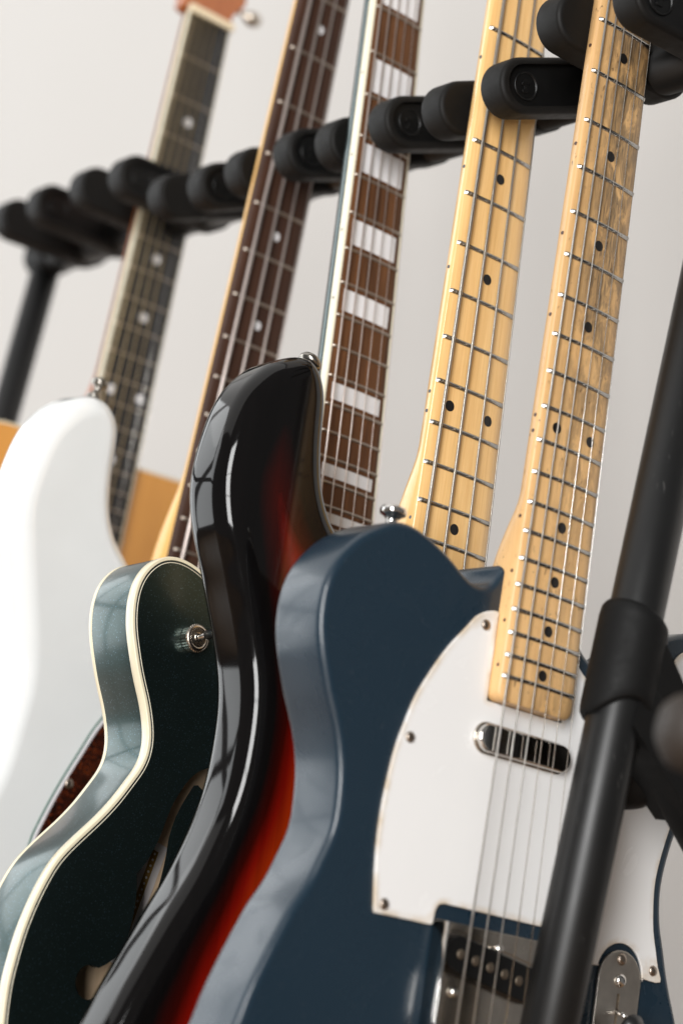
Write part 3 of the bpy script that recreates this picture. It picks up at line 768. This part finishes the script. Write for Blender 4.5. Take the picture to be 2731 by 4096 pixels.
    # humbucker pickups, bridge
    for y in (-505, -590):
        pk = thing_part('pickup', g); solid('pickup_frame', np.array([(-45, y - 20), (45, y - 20), (45, y + 20), (-45, y + 20)]), zt + .05, zt + 5, M['black_plastic'], pk, 1, 0, 3, off=off)
        solid('pickup_cover', np.array([(-34, y - 17), (34, y - 17), (34, y + 17), (-34, y + 17)]), zt + 5.05, zt + 11, M['chrome'], pk, 1.5, 0, 4, off=off)
    b = thing_part('bridge', g)
    solid('bridge_bar', np.array([(-46, -634), (46, -634), (46, -622), (-46, -622)]), zt + 8, zt + 18, M['chrome'], b, 1, 0, 3, off=off)
    for x in (-37, 37): tube('bridge_post', (x, -628, zt - .5), (x, -628, zt + 9), 3, M['chrome'], b, off=off)
    solid('nut', np.array([(-21, 0), (21, 0), (21, 4), (-21, 4)]), -2, 3.2, M['bone'], g, .4, 0, 2, off=off)
    headstock(g, off, [(-21, 3), (21, 3), (30, 30), (40, 60), (38, 150), (30, 178), (0, 168), (-30, 178), (-38, 150), (-40, 60), (-30, 30)], -18, -3, M['green_metallic'], -13)
    return g

def build_acoustic():
    yb = -886; off = (0, -yb, 0)
    g = thing('acoustic_guitar', 'amber topped acoustic guitar with grey-black fretboard, farthest left and most blurred', 'guitar', pose('acou', yb), GRP)
    W = lambda y: 43.6 + (56.5 - 43.6) * (-y / 430.)
    L = [(0, -365), (-40, -365), (-80, -364), (-100, -365), (-118, -371), (-133, -385), (-142, -405), (-146, -430), (-146, -460), (-141, -495), (-136, -530), (-135, -560), (-140, -600), (-152, -645), (-170, -690), (-187, -735), (-195, -775), (-192, -812), (-176, -845), (-145, -868), (-100, -881), (-45, -886)]
    P = relax(smooth_closed(L + [(0, -886.5)] + [(-x, y) for x, y in L[:0:-1]], 4), 2)
    hole = disc(0, -492, 50, 40)
    body = solid('body', P, -112, -11, M['mahogany'], g, 1, 1, 3, off=off)
    solid('soundboard', inset(ccw(P), .6), -10.95, -8, M['spruce'], body, .6, 0, 3, holes=[(hole, 2.9)], off=off)
    strip('binding', P, -13, -7.9, 1.6, M['cream'], body, off, proud=.3)
    neck_mesh('neck', M['mahogany'], g, off, W, -372, -300, 60, 12, 14, 22, .8, 400., ztop=-6.02, flat_top=True, round_end=2)
    board_mesh('fretboard', M['ebony'], g, off, lambda y: W(y) - 2.6, 0, -452, 6, 400.)
    board_mesh('fretboard_edge', M['ebony'], g, (0, off[1], -3.5), lambda y: W(y), 0, -452, 2.5, 4000.)
    for s in (-1, 1):
        Vb = []
        for y in np.linspace(0, -452, 8):
            w = W(y) / 2; Vb += [(s * (w - 1.35), y, -.75), (s * (w - 1.35), y, .02), (s * (w - .5), y, -.1), (s * w, y, -.7), (s * w, y, -3.4), (s * (w - 1.35), y, -3.4)]
        Fb = [tuple((i * 6 + k, i * 6 + (k + 1) % 6, i * 6 + 6 + (k + 1) % 6, i * 6 + 6 + k))[::s] for i in range(7) for k in range(6)] + [tuple(range(6)), tuple(range(42, 48))]
        mk('neck_binding', Vb, Fb, M['cream'], g, False, off)
    frets(g, off, 648., range(1, 21), lambda y: W(y) - 1.4, M['fret_dull'], 400., 2.0, 1.0)
    dots(g, off, 648., [(n, (0,)) for n in (3, 5, 7, 9, 15, 17)] + [(12, (-14.5, 14.5))], W, 400., 3.9, M['pearl'])
    strings(g, off, [-18 + 7.2 * k for k in range(6)], [-28 + 11.2 * k for k in range(6)], -648, 2.8, 6, [.8, .68, .56, .44, .26, .2], [M['string_bronze']] * 4 + [M['string_plain']] * 2)
    solid('nut', np.array([(-22.5, .2), (22.5, .2), (22.5, 6.2), (-22.5, 6.2)]), -2, 3.4, M['bone'], g, .5, 0, 3, off=off)
    hs = headstock(g, off, [(-21.5, 5.5), (21.5, 5.5), (24, 14), (30, 24), (37, 33), (38, 60), (38, 170), (30, 188), (0, 192), (-30, 188), (-38, 170), (-38, 60), (-37, 33), (-30, 24), (-24, 14)], -17, -2, M['mahogany'], -12)
    for s in (-1, 1):
        for y in (42, 92, 142):
            tu = thing_part('tuner', hs)
            lathe('post', [(5, 0), (5, 1.5), (3, 2), (3, 9), (.01, 9)], (s * 20, y, -2), (0, 0, 1), M['chrome'], hs, 16)
            lathe('tuner_button', [(2, 0), (2, 7), (4.5, 8.5), (6.5, 13), (6.5, 18), (4.5, 22), (.01, 23)], (s * 37, y - 12, -11), (s, 0, 0), M['nickel_old'], hs, 18)
            bpy.data.objects.remove(tu)
    solid('bridge', smooth_closed([(-75, -640), (-30, -635), (30, -635), (75, -640), (78, -652), (30, -664), (-30, -664), (-78, -652)], 3), -7.95, -1, M['ebony'], g, 2, 0, 4, off=off)
    return g

tele = build_tele()
build_pbass()
build_semi()
build_rbass()
build_acoustic()

# ================================================================== the rack
rack = thing('guitar_rack', 'black metal guitar rack with foam pegs, tubes and plastic joint holding the five guitars', 'guitar rack', Matrix.Translation((.62, 1.29, 0)))
RO = (-620, -1290, 0)      # rack parts are written in room millimetres
RX, RZ = 885., 884.
Y0, Y1 = 861., 1722.
tube('rail', (RX, 780., RZ), (RX, Y1, RZ), 16.5, M['tube'], rack, n=28, off=RO)

def peg(yc, tilt, logo):
    """paddle-shaped foam peg pointing from the rail to the front; local x along the peg, y up, z towards the camera end of the rail"""
    L, H, T = 84., 17., 22.
    pr = stadium(-L + H, 4, 0, H, 18)
    holes = []
    rec = stadium(-L + H + 1, -L + H + 44, 0, 12.6, 14)
    if logo: holes = [(rec, 4.0)]
    o = solid('peg', pr, -T / 2, T / 2, M['foam'], rack, 3.2, 3.2, 5, holes=holes)
    a = math.radians(tilt)
    # x -> along rail-normal, tilted; y -> up; z -> -Y of the room
    X = Vector((math.cos(a), 0, -math.sin(a))); Yv = Vector((math.sin(a), 0, math.cos(a))); Z = Vector((0, -1, 0))
    o.matrix_local = Matrix([[X.x, Yv.x, Z.x, (RX + RO[0]) * .001], [X.y, Yv.y, Z.y, (yc + RO[1]) * .001], [X.z, Yv.z, Z.z, (RZ + RO[2]) * .001], [0, 0, 0, 1]])
    if logo:
        cx = -L + H + 4
        solid('peg_cup', inset(ccw(rec), .3), T / 2 - 3.95, T / 2 - 3.6, M['foam_cup'], o)
        ring = disc(cx, 0, 8.6, 40); 
        e = lathe('emblem_ring', [(7.6, 0), (7.7, .7), (8.2, 1.0), (8.8, .7), (9.0, 0)], (cx, 0, T / 2 - 3.65), (0, 0, 1), M['foam_cup'], o, 40)
        # arrow-like mark inside the ring
        mark = rot2(np.array([(-5, -1.6), (1.2, -1.6), (1.2, -4.4), (5.4, 0.2), (1.2, 4.6), (1.2, 1.8), (-2.2, 1.8), (-2.2, 4.2), (-5, 4.2)]), 90, np.array((0, 0))) * .8 + np.array((cx, 0))
        solid('emblem_mark', mark, T / 2 - 3.65, T / 2 - 2.9, M['foam_cup'], o, .2, 0, 2)
    return o

tipY = [884, 950, 999, 1058, 1114, 1175, 1225, 1288, 1339, 1396, 1459, 1524, 1598, 1660]
for i, y in enumerate(tipY):
    k = 14 - i
    peg(y - 3, (15 if k in (1, 2, 3, 4, 13, 14) else -8) + (.8, -1.2, .3, 1.4, -.6)[k % 5], k % 2 == 0)

LEAN = math.tan(math.radians(17.0))
def up(z, y): return (RX - LEAN * (RZ - z), y, z)
tube('upright', up(RZ + 4, Y0), up(16, Y0), 14.8, M['tube'], rack, n=36, off=RO)
tube('upright', up(RZ + 4, Y1), up(16, Y1), 12.6, M['tube'], rack, n=28, off=RO)
# corner sockets
for y in (780., Y1): lathe('corner_socket', [(12, -24), (17.2, -22), (17.6, -16), (17.6, 14), (16, 18), (.01, 19)], (RX, y, RZ), (0, -1 if y < Y1 else 1, 0), M['joint'], rack, 28, RO)
# joint where the rear leg meets each upright, and the rear legs
def sleeve(parent, j, d, r):
    """sleeve on the tube with saddle-cut rims: high on the camera side, dropping towards the branch"""
    d = np.asarray(d) / np.linalg.norm(d); a = np.array((0, -1., 0)); b = np.cross(d, a); b /= np.linalg.norm(b)   # a: towards the camera end, b: sideways
    if b[0] < 0: b = -b
    n = 40; V = []; F = []
    prof = [(0, .3), (0, 2.6), (.035, 3.9), (.12, 4.3), (.88, 4.3), (.965, 3.8), (1, 2.4), (1, .3)]
    for t, e in prof:
        for k in range(n):
            th = 2 * math.pi * k / n; ca, sb = math.cos(th), math.sin(th)
            top = 22 - 6 * sb + 2 * max(0, ca); bot = -37 + 15 * max(0, ca) ** 1.5 - 4 * sb
            h = bot + (top - bot) * t
            V.append(np.array(j) + d * h + (r + e) * (ca * a + sb * b))
    for q in range(len(prof) - 1):
        for k in range(n): F.append((q * n + k, q * n + (k + 1) % n, (q + 1) * n + (k + 1) % n, (q + 1) * n + k))
    mk('sleeve', V, F, M['joint'], parent, True, RO)

for y, r in ((Y0, 14.8), (Y1, 12.6)):
    j = up(539, y); foot = (j[0] + .70 * 523, y, 16)
    d = np.array((LEAN, 0, 1.)); d /= np.linalg.norm(d)
    jo = thing_part('leg_joint', rack)
    sleeve(jo, j, d, r)
    dl = np.array(foot) - np.array(j); dl /= np.linalg.norm(dl)
    s0 = np.array(j) - d * 10
    path_tube('branch_socket', [s0 - dl * 14, s0 - dl * 10, s0, s0 + dl * 60, s0 + dl * 150, s0 + dl * 155, s0 + dl * 156], [8, 13, 16.4, 17.0, 17.0, 16.4, 14.2], M['joint'], jo, 32, RO)
    # web between the sleeve and the branch socket
    nn = np.array((-dl[2], 0, dl[0]))
    V = []
    for yy in (-16, 16):
        for q in (np.array(j) + d * 13 + nn * 6, s0 + dl * 84 + nn * 15, s0 + dl * 84 - nn * 15, np.array(j) - d * 36): V.append((q[0], q[1] + yy, q[2]))
    mk('web', V, [(0, 1, 2, 3), (7, 6, 5, 4), (0, 4, 5, 1), (1, 5, 6, 2), (2, 6, 7, 3), (3, 7, 4, 0)], M['joint'], jo, False, RO)
    q = s0 + dl * 44
    lathe('clamp_screw', [(9, 0), (9, 2.4), (8, 3.2), (5, 3.2), (4.6, 2.2), (.01, 2.2)], (q[0], y - 17.0, q[2]), (0, -1, 0), M['joint'], jo, 28, RO)
    tube('rear_leg', s0 + dl * 146, foot, 13.6, M['tube'], rack, n=28, off=RO)
    # rounded rubber stop behind the joint
    lathe('rubber_stop', [(.01, -24), (7, -23), (13, -19), (16, -12), (17, -2), (17, 40), (.01, 41)], (j[0] + 23, y + 26, j[2] - 58), (-.12, 0, 1), M['foam'], jo, 28, RO)
# bottom rails the guitars stand on, cross bars and feet
zl = 168
tube('lower_rail', (up(zl, Y0)[0], Y0, zl - 20), (up(zl, Y1)[0], Y1, zl - 20), 13, M['tube'], rack, n=24, off=RO)
tube('lower_rail', (up(zl, Y0)[0] + 110, Y0 + 16, zl - 40), (up(zl, Y1)[0] + 110, Y1 - 16, zl - 40), 13, M['tube'], rack, n=24, off=RO)
for y in (Y0 + 20, Y1 - 20): tube('cross_bar', (up(zl, y)[0] - 40, y, zl - 30), (up(zl, y)[0] + 330, y, zl - 38), 11, M['tube'], rack, n=20, off=RO)

# ================================================================== a second stand's arm, very near the camera at the right edge
st = thing('stand_arm', 'out-of-focus dark rounded stand arm poking in at the right edge', 'stand', Matrix.Translation((.80, .62, 0)))
SO = (-800, -620, 0)
path_tube('arm', [(640, 668, 512), (655, 664, 513), (720, 650, 514), (800, 620, 512)], [17, 17, 15, 15], M['brown_cap'], st, 20, SO)
lathe('arm_tip', [(17, 0), (16.5, 4), (14, 9), (8, 13), (.01, 14.5)], (640, 668, 512), (-1, .25, 0), M['brown_cap'], st, 24, SO)
tube('pole', (800, 620, 6), (800, 620, 560), 14, M['tube'], st, n=20, off=SO)
lathe('foot_plate', [(150, 0), (150, 4), (140, 8), (16, 10)], (800, 620, -19), (0, 0, 1), M['tube'], st, 32, SO)
